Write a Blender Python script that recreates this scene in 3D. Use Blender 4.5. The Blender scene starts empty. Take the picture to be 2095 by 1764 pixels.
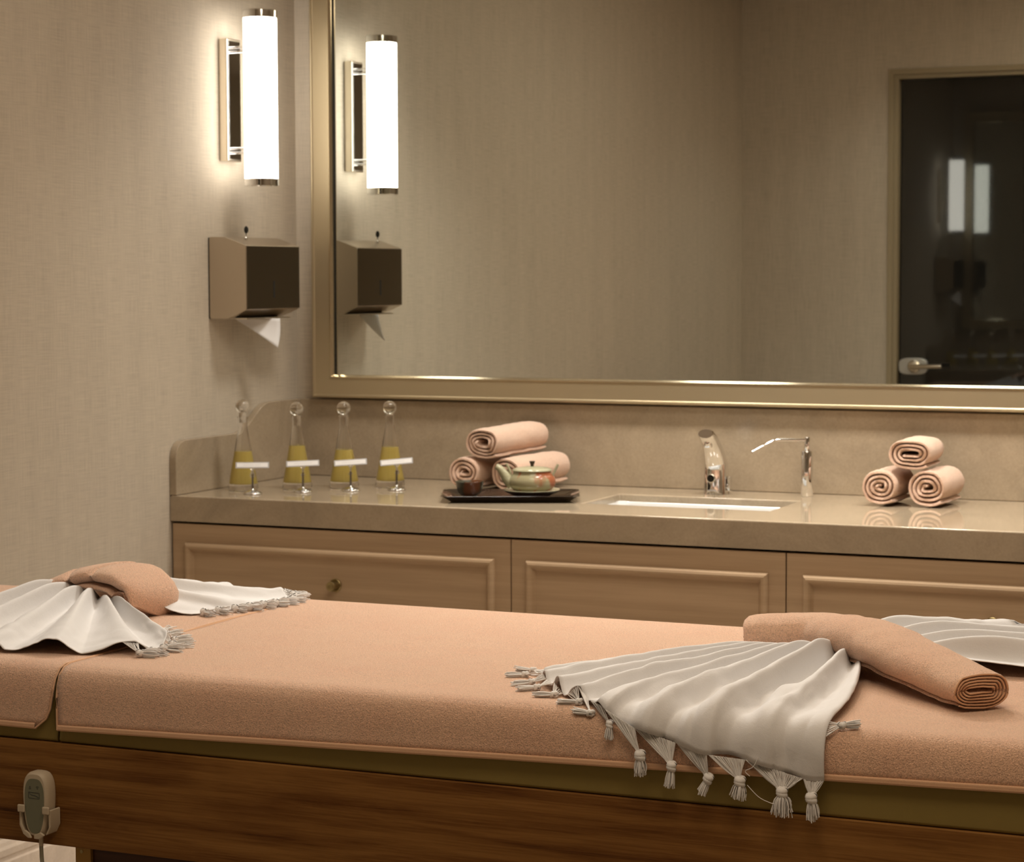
import bpy, bmesh, math, random
import numpy as np
from mathutils import Vector, Matrix, noise
random.seed(7)
SC = bpy.context.scene
COL = SC.collection
PI = math.pi

# ---------------------------------------------------------------- camera, world, lights, exposure
cam_d = bpy.data.cameras.new('camera'); cam = bpy.data.objects.new('camera', cam_d); COL.objects.link(cam)
R = Matrix(((0.91482827, 0.40383195, -0.00299736), (-0.02521888, 0.06453453, 0.99759676), (0.40305488, -0.91255413, 0.0692222)))
cam.matrix_world = Matrix.Translation((3.06276, -5.46309, 1.40)) @ R.transposed().to_4x4()
cam_d.sensor_width = 36; cam_d.lens = 79.026; cam_d.clip_start = 0.05
cam_d.dof.use_dof = True; cam_d.dof.focus_distance = 3.05; cam_d.dof.aperture_fstop = 15
SC.camera = cam
SC.view_settings.view_transform = 'Standard'; SC.view_settings.look = 'None'
SC.view_settings.exposure = 0.0; SC.view_settings.gamma = 1.0
try: SC.view_settings.use_curve_mapping = False
except Exception: pass
W = bpy.data.worlds.new('world'); SC.world = W; W.use_nodes = True
W.node_tree.nodes['Background'].inputs[0].default_value = (1, .8, .6, 1)
W.node_tree.nodes['Background'].inputs[1].default_value = 0.02
SC.cycles.use_denoising = True
SC.cycles.max_bounces = 10; SC.cycles.diffuse_bounces = 4; SC.cycles.glossy_bounces = 6
SC.cycles.transmission_bounces = 10; SC.cycles.transparent_max_bounces = 12
SC.cycles.caustics_reflective = True; SC.cycles.caustics_refractive = True
SC.cycles.sample_clamp_indirect = 6
WARM = (1.0, .93, .83)
SCONCE = 7.0
def spot(x, y, e, ang=125, r=.04, z=2.585, tx=0, ty=0, blend=1.0, col=WARM):
    l = bpy.data.lights.new('unseen_spot', 'SPOT'); l.energy = e; l.color = col
    l.spot_size = math.radians(ang); l.spot_blend = blend; l.shadow_soft_size = r
    o = bpy.data.objects.new('unseen_spot', l); COL.objects.link(o); o.location = (x, y, z)
    o.rotation_euler = Vector((tx, ty, -1)).to_track_quat('-Z', 'Y').to_euler()
    return o
SPOTS = [(0.80, -.60, 102, 110), (1.60, -.60, 170, 110), (2.40, -.60, 170, 110)]
for x, y, e, a in SPOTS: spot(x, y, e, a, r=.18)
for x, y, tx_, ty_ in ((.50, -.70, 1.15, -2.45), (1.05, -.70, 1.80, -2.45), (1.65, -.70, 2.45, -2.45)):
    spot(x, y, 84, 64, tx=(tx_ - x) / 1.75, ty=(ty_ - y) / 1.75, blend=.8)  # unseen spots added and aimed to brighten the massage table
spot(1.0, -3.45, 16, 125)  # unseen spot added to brighten the rear wall
for px_, py_, en, co in ((1.75, -1.75, 17, (1, .88, .72)), (2.5, -3.5, 17, (1, .80, .58))):
    al = bpy.data.lights.new('added_fill_light', 'AREA'); al.shape = 'RECTANGLE'; al.size = 1.4; al.size_y = .7; al.energy = en; al.color = co  # soft fill added for brightness, no fixture modelled
    ao = bpy.data.objects.new('added_fill_light', al); COL.objects.link(ao); ao.location = (px_, py_, 2.58)

# ---------------------------------------------------------------- helpers
def mk(name, verts, faces, mat=None, parent=None, smooth=False, loc=None):
    me = bpy.data.meshes.new(name); me.from_pydata([tuple(v) for v in verts], [], faces); me.update()
    if mat: me.materials.append(mat)
    if smooth:
        for p in me.polygons: p.use_smooth = True
    o = bpy.data.objects.new(name, me); COL.objects.link(o)
    if parent: o.parent = parent
    if loc: o.location = loc
    return o
def thing(name, label, cat, loc=(0, 0, 0), rz=0, group=None):
    o = bpy.data.objects.new(name, None); COL.objects.link(o); o.location = loc; o.rotation_euler = (0, 0, rz)
    o.empty_display_size = .05
    return tag(o, label, cat, group)
def tag(o, label, cat, group=None):
    o['label'] = label; o['category'] = cat
    if group: o['group'] = group
    return o
def struct(o): o['kind'] = 'structure'; return o
class MB:
    def __init__(s): s.v = []; s.f = []
    def add(s, v, f):
        n = len(s.v); s.v += [tuple(p) for p in v]; s.f += [tuple(i + n for i in q) for q in f]; return s
    def box(s, x0, x1, y0, y1, z0, z1):
        v = [(x, y, z) for z in (z0, z1) for y in (y0, y1) for x in (x0, x1)]
        return s.add(v, [(0, 2, 3, 1), (4, 5, 7, 6), (0, 1, 5, 4), (2, 6, 7, 3), (0, 4, 6, 2), (1, 3, 7, 5)])
    def prism(s, poly, axis, a, b):   # poly 2d; axis: extrude axis
        def P(p, t): return {'x': (t, p[0], p[1]), 'y': (p[0], t, p[1]), 'z': (p[0], p[1], t)}[axis]
        n = len(poly); v = [P(p, a) for p in poly] + [P(p, b) for p in poly]
        return s.add(v, [tuple(range(n))[::-1], tuple(range(n, 2 * n))] + [(i, (i + 1) % n, n + (i + 1) % n, n + i) for i in range(n)])
    def lathe(s, prof, n=32, c=(0, 0, 0), cap=True, sx=1, sy=1):
        m = len(prof); v = []
        for r, z in prof:
            for k in range(n):
                a = 2 * PI * k / n; v.append((c[0] + r * sx * math.cos(a), c[1] + r * sy * math.sin(a), c[2] + z))
        f = [(j * n + k, j * n + (k + 1) % n, (j + 1) * n + (k + 1) % n, (j + 1) * n + k) for j in range(m - 1) for k in range(n)]
        if cap: f += [tuple(range(n))[::-1], tuple(range((m - 1) * n, m * n))]
        return s.add(v, f)
    def tube(s, pts, r, n=8, cap=True, flat=1.0):
        pts = [Vector(p) for p in pts]; m = len(pts); up = Vector((0, 0, 1)); v = []
        for i, p in enumerate(pts):
            t = (pts[min(i + 1, m - 1)] - pts[max(i - 1, 0)]).normalized()
            a = t.cross(up)
            if a.length < 1e-3: a = t.cross(Vector((1, 0, 0)))
            a.normalize(); b = a.cross(t)
            rr = r[i] if isinstance(r, (list, tuple)) else r
            for k in range(n):
                th = 2 * PI * k / n; v.append(p + a * rr * math.cos(th) + b * rr * flat * math.sin(th))
        f = [(j * n + k, j * n + (k + 1) % n, (j + 1) * n + (k + 1) % n, (j + 1) * n + k) for j in range(m - 1) for k in range(n)]
        if cap: f += [tuple(range(n))[::-1], tuple(range((m - 1) * n, m * n))]
        return s.add(v, f)
    def grid(s, P, closed=False):
        nu, nv = len(P), len(P[0]); v = [q for r_ in P for q in r_]
        f = [(i * nv + j, (i + 1) * nv + j, (i + 1) * nv + (j + 1) % nv, i * nv + (j + 1) % nv) for i in range(nu - 1) for j in range(nv if closed else nv - 1)]
        return s.add(v, f)
    def build(s, name, mat, parent=None, smooth=False, bevel=0, seg=2, solid=0, off=0, sub=0, angle=40):
        me = bpy.data.meshes.new(name); me.from_pydata(s.v, [], s.f)
        bm = bmesh.new(); bm.from_mesh(me); bmesh.ops.recalc_face_normals(bm, faces=bm.faces); bm.to_mesh(me); bm.free()
        if mat: me.materials.append(mat)
        o = bpy.data.objects.new(name, me); COL.objects.link(o)
        if parent: o.parent = parent
        if smooth or bevel:
            for p in me.polygons: p.use_smooth = True
            if hasattr(me, 'set_sharp_from_angle') and not bevel: me.set_sharp_from_angle(angle=math.radians(angle))
        if solid:
            d = o.modifiers.new('solid', 'SOLIDIFY'); d.thickness = solid; d.offset = off
        if bevel:
            b = o.modifiers.new('bevel', 'BEVEL'); b.width = bevel; b.segments = seg; b.limit_method = 'ANGLE'; b.angle_limit = math.radians(30)
            b.harden_normals = True
        if sub:
            u = o.modifiers.new('sub', 'SUBSURF'); u.levels = sub; u.render_levels = sub
        return o
def cr(pts, n):   # catmull-rom resample of a polyline to n points
    P = np.array(pts, float); m = len(P); out = []
    d = np.r_[0, np.cumsum(np.linalg.norm(np.diff(P, axis=0), axis=1))]; d /= d[-1]
    for t in np.linspace(0, 1, n):
        i = min(max(np.searchsorted(d, t) - 1, 0), m - 2); u = (t - d[i]) / max(d[i + 1] - d[i], 1e-9)
        p0, p1, p2, p3 = P[max(i - 1, 0)], P[i], P[i + 1], P[min(i + 2, m - 1)]
        out.append(.5 * ((2 * p1) + (-p0 + p2) * u + (2 * p0 - 5 * p1 + 4 * p2 - p3) * u * u + (-p0 + 3 * p1 - 3 * p2 + p3) * u ** 3))
    return np.array(out)
def lerp(a, b, t): return a + (b - a) * t

# ---------------------------------------------------------------- materials
def mat(name, col, rough=.5, metal=0, spec=.5, trans=0, ior=1.45, emit=None, estr=0, coat=0):
    m = bpy.data.materials.new(name); m.use_nodes = True; b = m.node_tree.nodes['Principled BSDF']
    b.inputs['Base Color'].default_value = (*col, 1); b.inputs['Roughness'].default_value = rough; b.inputs['Metallic'].default_value = metal
    b.inputs['Specular IOR Level'].default_value = spec; b.inputs['Transmission Weight'].default_value = trans; b.inputs['IOR'].default_value = ior
    b.inputs['Coat Weight'].default_value = coat
    if emit: b.inputs['Emission Color'].default_value = (*emit, 1); b.inputs['Emission Strength'].default_value = estr
    return m
def nodes(m): t = m.node_tree; return t, t.nodes['Principled BSDF'], t.nodes.new, t.links.new
def noise_tex(m, scale, sx=1, sy=1, sz=1, detail=3, rough=.5, dist=0):
    t, b, N, L = nodes(m); tc = N('ShaderNodeTexCoord'); mp = N('ShaderNodeMapping'); n = N('ShaderNodeTexNoise')
    L(tc.outputs['Object'], mp.inputs[0]); L(mp.outputs[0], n.inputs['Vector']); mp.inputs['Scale'].default_value = (sx, sy, sz)
    n.inputs['Scale'].default_value = scale; n.inputs['Detail'].default_value = detail; n.inputs['Roughness'].default_value = rough; n.inputs['Distortion'].default_value = dist
    return n.outputs[0]
def ramp(m, fac, stops):
    t, b, N, L = nodes(m); r = N('ShaderNodeValToRGB'); L(fac, r.inputs[0]); e = r.color_ramp.elements
    while len(e) < len(stops): e.new(.5)
    for q, (p, c) in zip(e, stops): q.position = p; q.color = (*c, 1) if len(c) == 3 else c
    return r.outputs[0]
def mix(m, fac, a, b_, mode='MIX'):
    t, b, N, L = nodes(m); x = N('ShaderNodeMix'); x.data_type = 'RGBA'; x.blend_type = mode
    for i, s in ((0, fac), (6, a), (7, b_)):
        if hasattr(s, 'links'): L(s, x.inputs[i])
        elif i == 0: x.inputs[0].default_value = s
        else: x.inputs[i].default_value = (*s, 1)
    return x.outputs[2]
def mathn(m, op, a, b_=0):
    t, b, N, L = nodes(m); x = N('ShaderNodeMath'); x.operation = op
    for i, s in ((0, a), (1, b_)):
        if hasattr(s, 'links'): L(s, x.inputs[i])
        else: x.inputs[i].default_value = s
    return x.outputs[0]
def color(m, out): t, b, N, L = nodes(m); L(out, b.inputs['Base Color'])
def bump(m, h, strength, dist=.001):
    t, b, N, L = nodes(m); x = N('ShaderNodeBump'); L(h, x.inputs['Height']); x.inputs['Strength'].default_value = strength; x.inputs['Distance'].default_value = dist
    L(x.outputs[0], b.inputs['Normal'])
def sc(c, k): return tuple(v * k for v in c)

M = {}
def wallpaper():
    m = mat('linen_wallpaper', (.6, .5, .38), .75, spec=.25); c = (.54, .475, .385)
    a = noise_tex(m, 1, 330, 330, 14, 2); b2 = noise_tex(m, 1, 14, 14, 420, 2); big = noise_tex(m, 1, 16, 16, 1.2, 2)
    s = mathn(m, 'ADD', a, b2); s2 = mathn(m, 'ADD', s, mathn(m, 'MULTIPLY', big, .5))
    f = mathn(m, 'MULTIPLY', s2, .4)
    color(m, ramp(m, f, [(.34, sc(c, .84)), (.5, c), (.66, sc(c, 1.13))])); bump(m, s, .15, .0006); return m
M['wall'] = wallpaper()
def marble(name, c, rough, bmp=0):
    m = mat(name, c, rough, spec=.5); a = noise_tex(m, 5, detail=8, rough=.65, dist=1.2); v = noise_tex(m, 11, detail=6, rough=.7, dist=2.5); w = noise_tex(m, 160, detail=2)
    col = ramp(m, a, [(.3, sc(c, .84)), (.5, c), (.7, sc(c, 1.12))])
    vein = ramp(m, v, [(.485, (1, 1, 1)), (.5, (.72, .68, .62)), (.515, (1, 1, 1))])
    col = mix(m, .35, col, vein, 'MULTIPLY'); col = mix(m, .12, col, w, 'OVERLAY'); color(m, col); return m
M['marble'] = marble('beige_marble', (.385, .31, .22), .2)
M['counter'] = marble('polished_beige_marble', (.385, .31, .22), .05)
M['basebd'] = marble('pale_marble', (.72, .62, .52), .2)
def wood(name, c1, c2, c3, s, rough, sx=1.0, sz=14, det=6, dist=1.2, fine=(20, 300)):
    m = mat(name, c2, rough, spec=.4); a = noise_tex(m, s, sx, sx, sz, det, .6, dist); b2 = noise_tex(m, 1, fine[0], fine[0], fine[1], 2)
    f = mathn(m, 'ADD', mathn(m, 'MULTIPLY', a, .75), mathn(m, 'MULTIPLY', b2, .25))
    color(m, ramp(m, f, [(.32, c1), (.47, c2), (.64, c3)])); bump(m, b2, .12, .0005); return m
M['cab'] = wood('beige_laminate', (.38, .265, .165), (.43, .305, .19), (.48, .345, .22), 1.2, .45, 1, 30, 4, .2, (8, 420))
def walnut():
    m = mat('walnut_veneer', (.1, .04, .015), .5, spec=.2)
    a = noise_tex(m, 1.0, 2.2, 2.2, 30, 5, .62, 1.3); b2 = noise_tex(m, 1, 7, 7, 330, 6, .75, .6); c = noise_tex(m, 1, 1.3, 1.3, 5, 3, .5, 2.0)
    t, b, N, L = nodes(m); w = N('ShaderNodeTexWave'); w.wave_type = 'BANDS'; w.bands_direction = 'Z'; tc = N('ShaderNodeTexCoord'); mp = N('ShaderNodeMapping')
    L(tc.outputs['Object'], mp.inputs[0]); mp.inputs['Scale'].default_value = (.9, .9, 9); L(mp.outputs[0], w.inputs[0])
    w.inputs['Scale'].default_value = 1.1; w.inputs['Distortion'].default_value = 14; w.inputs['Detail'].default_value = 4; w.inputs['Detail Scale'].default_value = .8
    f = mathn(m, 'ADD', mathn(m, 'MULTIPLY', a, .28), mathn(m, 'ADD', mathn(m, 'MULTIPLY', b2, .38), mathn(m, 'ADD', mathn(m, 'MULTIPLY', w.outputs[1], .07), mathn(m, 'MULTIPLY', c, .27))))
    color(m, ramp(m, f, [(.33, (.030, .009, .002)), (.42, (.135, .052, .011)), (.53, (.23, .105, .026)), (.68, (.33, .165, .048))])); bump(m, b2, .15, .0006); return m
M['walnut'] = walnut()
M['darkwood'] = wood('dark_wood', (.03, .009, .004), (.05, .016, .006), (.07, .024, .01), 2, .4, 1, 20)
def terry(name, c, s=640, st=1.0):
    m = mat(name, c, .95, spec=.1); b_ = m.node_tree.nodes['Principled BSDF']; b_.inputs['Sheen Weight'].default_value = .6; b_.inputs['Sheen Roughness'].default_value = .5
    b_.inputs['Sheen Tint'].default_value = (1, .92, .84, 1)
    n = noise_tex(m, s, detail=2, rough=.6, dist=.6); n2 = noise_tex(m, s * .3, detail=2); n3 = noise_tex(m, 14, detail=3)
    h = mathn(m, 'ADD', n, mathn(m, 'MULTIPLY', n2, .22))
    col = ramp(m, n, [(.3, sc(c, .66)), (.5, c), (.72, tuple(min(1, v * 1.16) for v in c))])
    col = mix(m, .10, col, n3, 'OVERLAY'); color(m, col); bump(m, h, st, .0034); return m
PEACH = (.93, .62, .46)
M['terry'] = terry('peach_terry', PEACH)
M['terry_coarse'] = terry('peach_terry_loops', (.86, .535, .365), 560, 1.0)
M['hem'] = mat('peach_woven_hem', (.68, .42, .265), .85, spec=.15)
bump(M['hem'], noise_tex(M['hem'], 1, 700, 700, 700, 2), .4, .0008)
def linen():
    m = mat('white_cotton', (.70, .69, .69), .85, spec=.15); b_ = m.node_tree.nodes['Principled BSDF']; b_.inputs['Sheen Weight'].default_value = .15
    n = noise_tex(m, 900, detail=2); n2 = noise_tex(m, 90, detail=4, rough=.65, dist=1.0)
    h = mathn(m, 'ADD', mathn(m, 'MULTIPLY', n, .5), mathn(m, 'MULTIPLY', n2, .8)); bump(m, h, .35, .0012); return m
M['linen'] = linen()
M['thread'] = mat('cotton_thread', (.74, .72, .70), .9, spec=.1)
M['olive'] = mat('olive_leatherette', (.25, .185, .055), .6, spec=.2); bump(M['olive'], noise_tex(M['olive'], 900, detail=2), .15, .0005)
M['gold'] = mat('painted_gold_metal', (.36, .20, .045), .45, .3)
M['chrome'] = mat('chrome', (.82, .82, .82), .04, 1)
M['chrome_dark_refl'] = mat('chrome_dark_reflection', (.25, .25, .25), .12, 1)  # chrome of the stems, its dark reflection put into the colour
M['satin'] = mat('satin_nickel', (.72, .66, .56), .28, 1)
M['steel'] = mat('brushed_steel', (.56, .49, .40), .30, 1); bump(M['steel'], noise_tex(M['steel'], 1, 40, 40, 900, 2), .06, .0003)
M['steel_dark_refl'] = mat('brushed_steel_dark_reflection', (.24, .205, .155), .18, 1)  # same steel as the housing, darkened to paint in a dark reflection
M['frame'] = mat('champagne_frame', (.52, .435, .29), .36, .75); bump(M['frame'], noise_tex(M['frame'], 1, 8, 8, 600, 2), .05, .0003)
M['frame_lip'] = mat('polished_champagne_lip', (.78, .68, .50), .16, .95)
M['mirror'] = mat('mirror_silver', (.84, .88, .85), .0, 1)
M['black'] = mat('black_matte', (.008, .009, .008), .5)
M['glassblack'] = mat('black_door_glass', (.012, .012, .011), .03, spec=.5, ior=1.65)
M['glass'] = mat('clear_glass', (1, 1, 1), .0, trans=1, ior=1.47)
M['oil'] = mat('yellow_oil', (1, .81, .24), .0, trans=.38, ior=1.34)
M['white'] = mat('white_ceramic', (.62, .62, .61), .12)
M['paper'] = mat('white_paper', (.78, .77, .77), .8)
M['grey'] = mat('grey_print', (.42, .41, .41), .8)
M['lamp'] = mat('lit_opal_glass', (.9, .9, .9), .3, emit=(1, .93, .83), estr=SCONCE)
M['jamb'] = mat('door_jamb_paint', (.34, .28, .18), .4)
M['brass'] = mat('antique_brass', (.34, .27, .13), .3, .9)
M['floor'] = marble('floor_tile', (.5, .42, .34), .2)
M['ceil'] = mat('ceiling_paint', (.75, .70, .62), .9)
M['lacquer'] = mat('black_lacquer', (.02, .013, .009), .06, coat=.5)
def glaze(name, c, patches=None, rough=.18):
    m = mat(name, c, rough)
    n = noise_tex(m, 1, 22, 22, 7, 2); l = noise_tex(m, 1, 3, 3, 260, 2)
    col = mix(m, .35, c, l, 'OVERLAY')
    if patches: col = mix(m, ramp(m, n, [(.52, (0, 0, 0)), (.60, (1, 1, 1))]), col, patches)
    color(m, col); return m
M['celadon'] = glaze('celadon_glaze', (.30, .27, .16), (.32, .10, .045))
M['celadon_plain'] = glaze('celadon_plain_glaze', (.36, .34, .22))
M['cup'] = glaze('dark_tea_glaze', (.055, .05, .03), (.12, .045, .02), .25)
M['umber'] = mat('umber_glaze', (.035, .018, .01), .3)
M['plastic'] = mat('beige_plastic', (.52, .43, .31), .5)
M['pad'] = mat('green_grey_membrane', (.17, .17, .11), .55)
M['cord'] = mat('grey_green_cord', (.27, .25, .18), .5)
M['ink'] = mat('dark_ink', (.03, .03, .025), .6)

# ---------------------------------------------------------------- room shell
H = 2.6; YR = -4.0082
struct(MB().box(-.12, 5.2, 0, .12, 0, H).build('wall_back', M['wall']))
struct(MB().box(-.12, 0, -6.4, 0, 0, H).build('wall_left', M['wall']))
struct(MB().box(4.6, 4.72, -6.4, 0, 0, H).build('wall_right', M['wall']))
DX0, DX1, DZ = .669, 1.50, 2.2446
mb = MB().box(0, DX0, YR - .12, YR, 0, H).box(DX1, 1.75, YR - .12, YR, 0, H).box(DX0, DX1, YR - .12, YR, DZ, H)
struct(mb.build('wall_rear', M['wall']))
struct(MB().box(1.63, 1.75, -6.3, YR - .12, 0, H).box(1.63, 4.72, -6.42, -6.3, 0, H).build('wall_alcove', M['wall']))
struct(MB().box(-.12, 4.72, -6.42, .12, -.1, 0).build('floor', M['floor']))
struct(MB().box(-.12, 4.72, -6.42, .12, H, H + .1).build('ceiling', M['ceil']))
# baseboard: profiled strip along left wall
prof = [(0, 0), (.018, 0), (.018, .088), (.015, .092), (.015, .100), (.018, .104), (.018, .118), (.013, .124), (.010, .132), (.004, .138), (0, .138)]
b = MB().prism(prof, 'y', -6.3, -.70).build('baseboard_left', M['basebd']); struct(b)
# black glazed door in the rear wall
d = thing('door_1', '', 'door', (0, 0, 0)); del d['label']; del d['category']; struct(d)
jb = MB().box(DX0, DX0 + .022, YR - .11, YR - .004, 0, DZ).box(DX1 - .022, DX1, YR - .11, YR - .004, 0, DZ).box(DX0 + .022, DX1 - .022, YR - .11, YR - .004, DZ - .022, DZ)
jb.box(DX0 - .018, DX0 + .004, YR, YR + .008, 0, DZ + .018).box(DX1 - .004, DX1 + .018, YR, YR + .008, 0, DZ + .018).box(DX0 + .004, DX1 - .004, YR, YR + .008, DZ - .004, DZ + .018)
jb.build('door_frame', M['jamb'], d)
MB().box(DX0 + .026, DX1 - .026, YR - .052, YR - .042, .012, DZ - .026).build('door_leaf', M['glassblack'], d)
hp = MB()
hx, hz = .765, 1.007
pts = []
for k in range(28):
    a = 2 * PI * k / 28; pts.append((hx - .006 + .062 * (abs(math.cos(a)) ** .6) * math.copysign(1, math.cos(a)), hz + .036 * (abs(math.sin(a)) ** .6) * math.copysign(1, math.sin(a))))
hp.prism(pts, 'y', YR - .042, YR - .018)
h1 = hp.build('lock_plate', mat('grey_lock_plate', (.5, .5, .48), .3, .6), d, bevel=.003)
hb = MB()
ring = [(0, 0), (.026, 0), (.026, .012), (.02, .018), (.0, .018)]
n = 24; v = [(hx + r * math.cos(2 * PI * k / n), YR - .018 + z, hz + r * math.sin(2 * PI * k / n)) for r, z in ring[1:4] for k in range(n)]
hb.add(v, [(j * n + k, j * n + (k + 1) % n, (j + 1) * n + (k + 1) % n, (j + 1) * n + k) for j in range(2) for k in range(n)] + [tuple(range(2 * n, 3 * n))])
hb.tube([(hx, YR, hz), (hx, YR + .03, hz), (hx + .015, YR + .04, hz), (hx + .13, YR + .04, hz + .004)], [.011, .011, .0105, .0095], 12)
hb.build('door_handle', M['satin'], d, smooth=True)

# ---------------------------------------------------------------- wall mirror
mr = thing('wall_mirror', 'large rectangular wall mirror in a flat champagne gold frame above the marble backsplash', 'mirror', (0, 0, 0))
X0, X1, Z0, Z1 = .0700, 2.60, 1.0668, 2.36
def frame_ring(mb, prof, x0, x1, z0, z1):   # prof: (inset, y)
    n = len(prof); v = []
    for ins, y in prof: v += [(x0 + ins, y, z0 + ins), (x1 - ins, y, z0 + ins), (x1 - ins, y, z1 - ins), (x0 + ins, y, z1 - ins)]
    f = [(j * 4 + k, j * 4 + (k + 1) % 4, (j + 1) * 4 + (k + 1) % 4, (j + 1) * 4 + k) for j in range(n - 1) for k in range(4)]
    mb.add(v, f)
m1 = MB(); frame_ring(m1, [(0, -.002), (0, -.040), (.001, -.0445), (.004, -.047), (.007, -.0465), (.0085, -.0435), (.010, -.0425), (.054, -.0405), (.0545, -.041)], X0, X1, Z0, Z1)
m1.build('frame', M['frame'], mr)
m2 = MB(); frame_ring(m2, [(.0545, -.041), (.0552, -.0435), (.058, -.0435), (.0625, -.036), (.0625, -.026)], X0, X1, Z0, Z1)
m2.build('frame_lip', M['frame_lip'], mr)
m3 = MB().box(X0 + .0625, X0 + .0663, -.0245, -.0236, Z0 + .06, Z1 - .06)  # black strip painting in the dark reflected in the edge gap
m3.build('dark_gap_strip', M['black'], mr)
mk('mirror_glass', [(X0 + .06, -.0238, Z0 + .056), (X1 - .06, -.0238, Z0 + .056), (X1 - .06, -.0238, Z1 - .056), (X0 + .06, -.0238, Z1 - .056)], [(0, 1, 2, 3)], M['mirror'], mr)
MB().box(X0 + .012, X1 - .012, -.0232, -.0015, Z0 + .012, Z1 - .012).build('backing_board', M['black'], mr)

# ---------------------------------------------------------------- worktop with side and back splash
CT, CF = .85, -.6617
ct = thing('worktop', 'beige marble worktop running along the mirror wall with an inset sink', 'worktop', (0, 0, 0))
XE = 2.56
hx0, hx1, hy0, hy1 = 1.035, 1.505, -.455, -.205
mb = MB()
xs = [0.002, hx0, hx1, XE]; ys = [CF, hy0, hy1, -.001]
zt, zb = CT, CT - .022
V = {}
def vid(x, y, z):
    k = (x, y, z)
    if k not in V: V[k] = len(V)
    return V[k]
F = []
for i in range(3):
    for j in range(3):
        if i == 1 and j == 1: continue
        q = [(xs[i], ys[j]), (xs[i + 1], ys[j]), (xs[i + 1], ys[j + 1]), (xs[i], ys[j + 1])]
        F.append([vid(*p, zt) for p in q]); F.append([vid(*p, zb) for p in q][::-1])
for (a, b2) in (((hx0, hy0), (hx1, hy0)), ((hx1, hy0), (hx1, hy1)), ((hx1, hy1), (hx0, hy1)), ((hx0, hy1), (hx0, hy0))):
    F.append([vid(*a, zt), vid(*b2, zt), vid(*b2, zb), vid(*a, zb)])
for i in range(3):
    F.append([vid(xs[i], ys[0], zt), vid(xs[i + 1], ys[0], zt), vid(xs[i + 1], ys[0], zb), vid(xs[i], ys[0], zb)])
    F.append([vid(xs[i], ys[3], zt), vid(xs[i + 1], ys[3], zt), vid(xs[i + 1], ys[3], zb), vid(xs[i], ys[3], zb)])
for j in range(3):
    for x in (xs[0], xs[3]): F.append([vid(x, ys[j], zt), vid(x, ys[j + 1], zt), vid(x, ys[j + 1], zb), vid(x, ys[j], zb)])
mb.add(list(V.keys()), F)
mb.build('slab', M['counter'], ct, bevel=.0038, seg=3)
MB().box(.002, XE, CF - .0005, CF + .03, .7857, CT - .0045).build('front_apron', M['marble'], ct)
MB().box(.0005, XE, -.0201, -.0005, CT + .0003, 1.0611).build('back_splash', M['marble'], ct, bevel=.002)
sp = [(-.6617, .8503), (-.6617, .930), (-.6612, .945), (-.6575, .9600), (-.651, .971), (-.641, .9795), (-.628, .9845), (-.612, .9865), (-.37, .9868), (-.345, .9885), (-.325, .9935), (-.308, 1.0025), (-.29, 1.014), (-.272, 1.0255),
      (-.252, 1.039), (-.235, 1.0485), (-.217, 1.056), (-.195, 1.0602), (-.16, 1.061), (-.0203, 1.061), (-.0203, .8503)]
MB().prism(sp, 'x', .0005, .0203).build('side_splash', M['marble'], ct, bevel=.0018)
# sink basin
sk = thing('sink', 'white undermount rectangular sink set in the beige worktop', 'sink', (0, 0, 0))
mb = MB(); rings = []
def rrect(x0, x1, y0, y1, r, z, k=6):
    o = []
    for cx, cy, a0 in ((x1 - r, y1 - r, 0), (x0 + r, y1 - r, 90), (x0 + r, y0 + r, 180), (x1 - r, y0 + r, 270)):
        for q in range(k): a = math.radians(a0 + 90 * q / (k - 1)); o.append((cx + r * math.cos(a), cy + r * math.sin(a), z))
    return o
zz = zb - .0005
for ins, z, r in ((-.02, zz, .03), (-.004, zz, .03), (0, zz - .004, .03), (.008, zz - .06, .04), (.02, zz - .10, .05), (.05, zz - .118, .05), (.12, zz - .122, .004)):
    rings.append(rrect(hx0 + ins, hx1 - ins, hy0 + ins * .9, hy1 - ins * .9, r, z))
mb.grid(rings, closed=True); mb.add(rings[-1], [tuple(range(len(rings[-1])))])
mb.build('basin', M['white'], sk, smooth=True, solid=.006, off=1)
MB().lathe([(.022, 0), (.022, .003), (.018, .004), (.006, .002), (0.001, .002)], 24, (1.27, -.33, zz - .1215)).build('drain', M['chrome'], sk, smooth=True)

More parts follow.
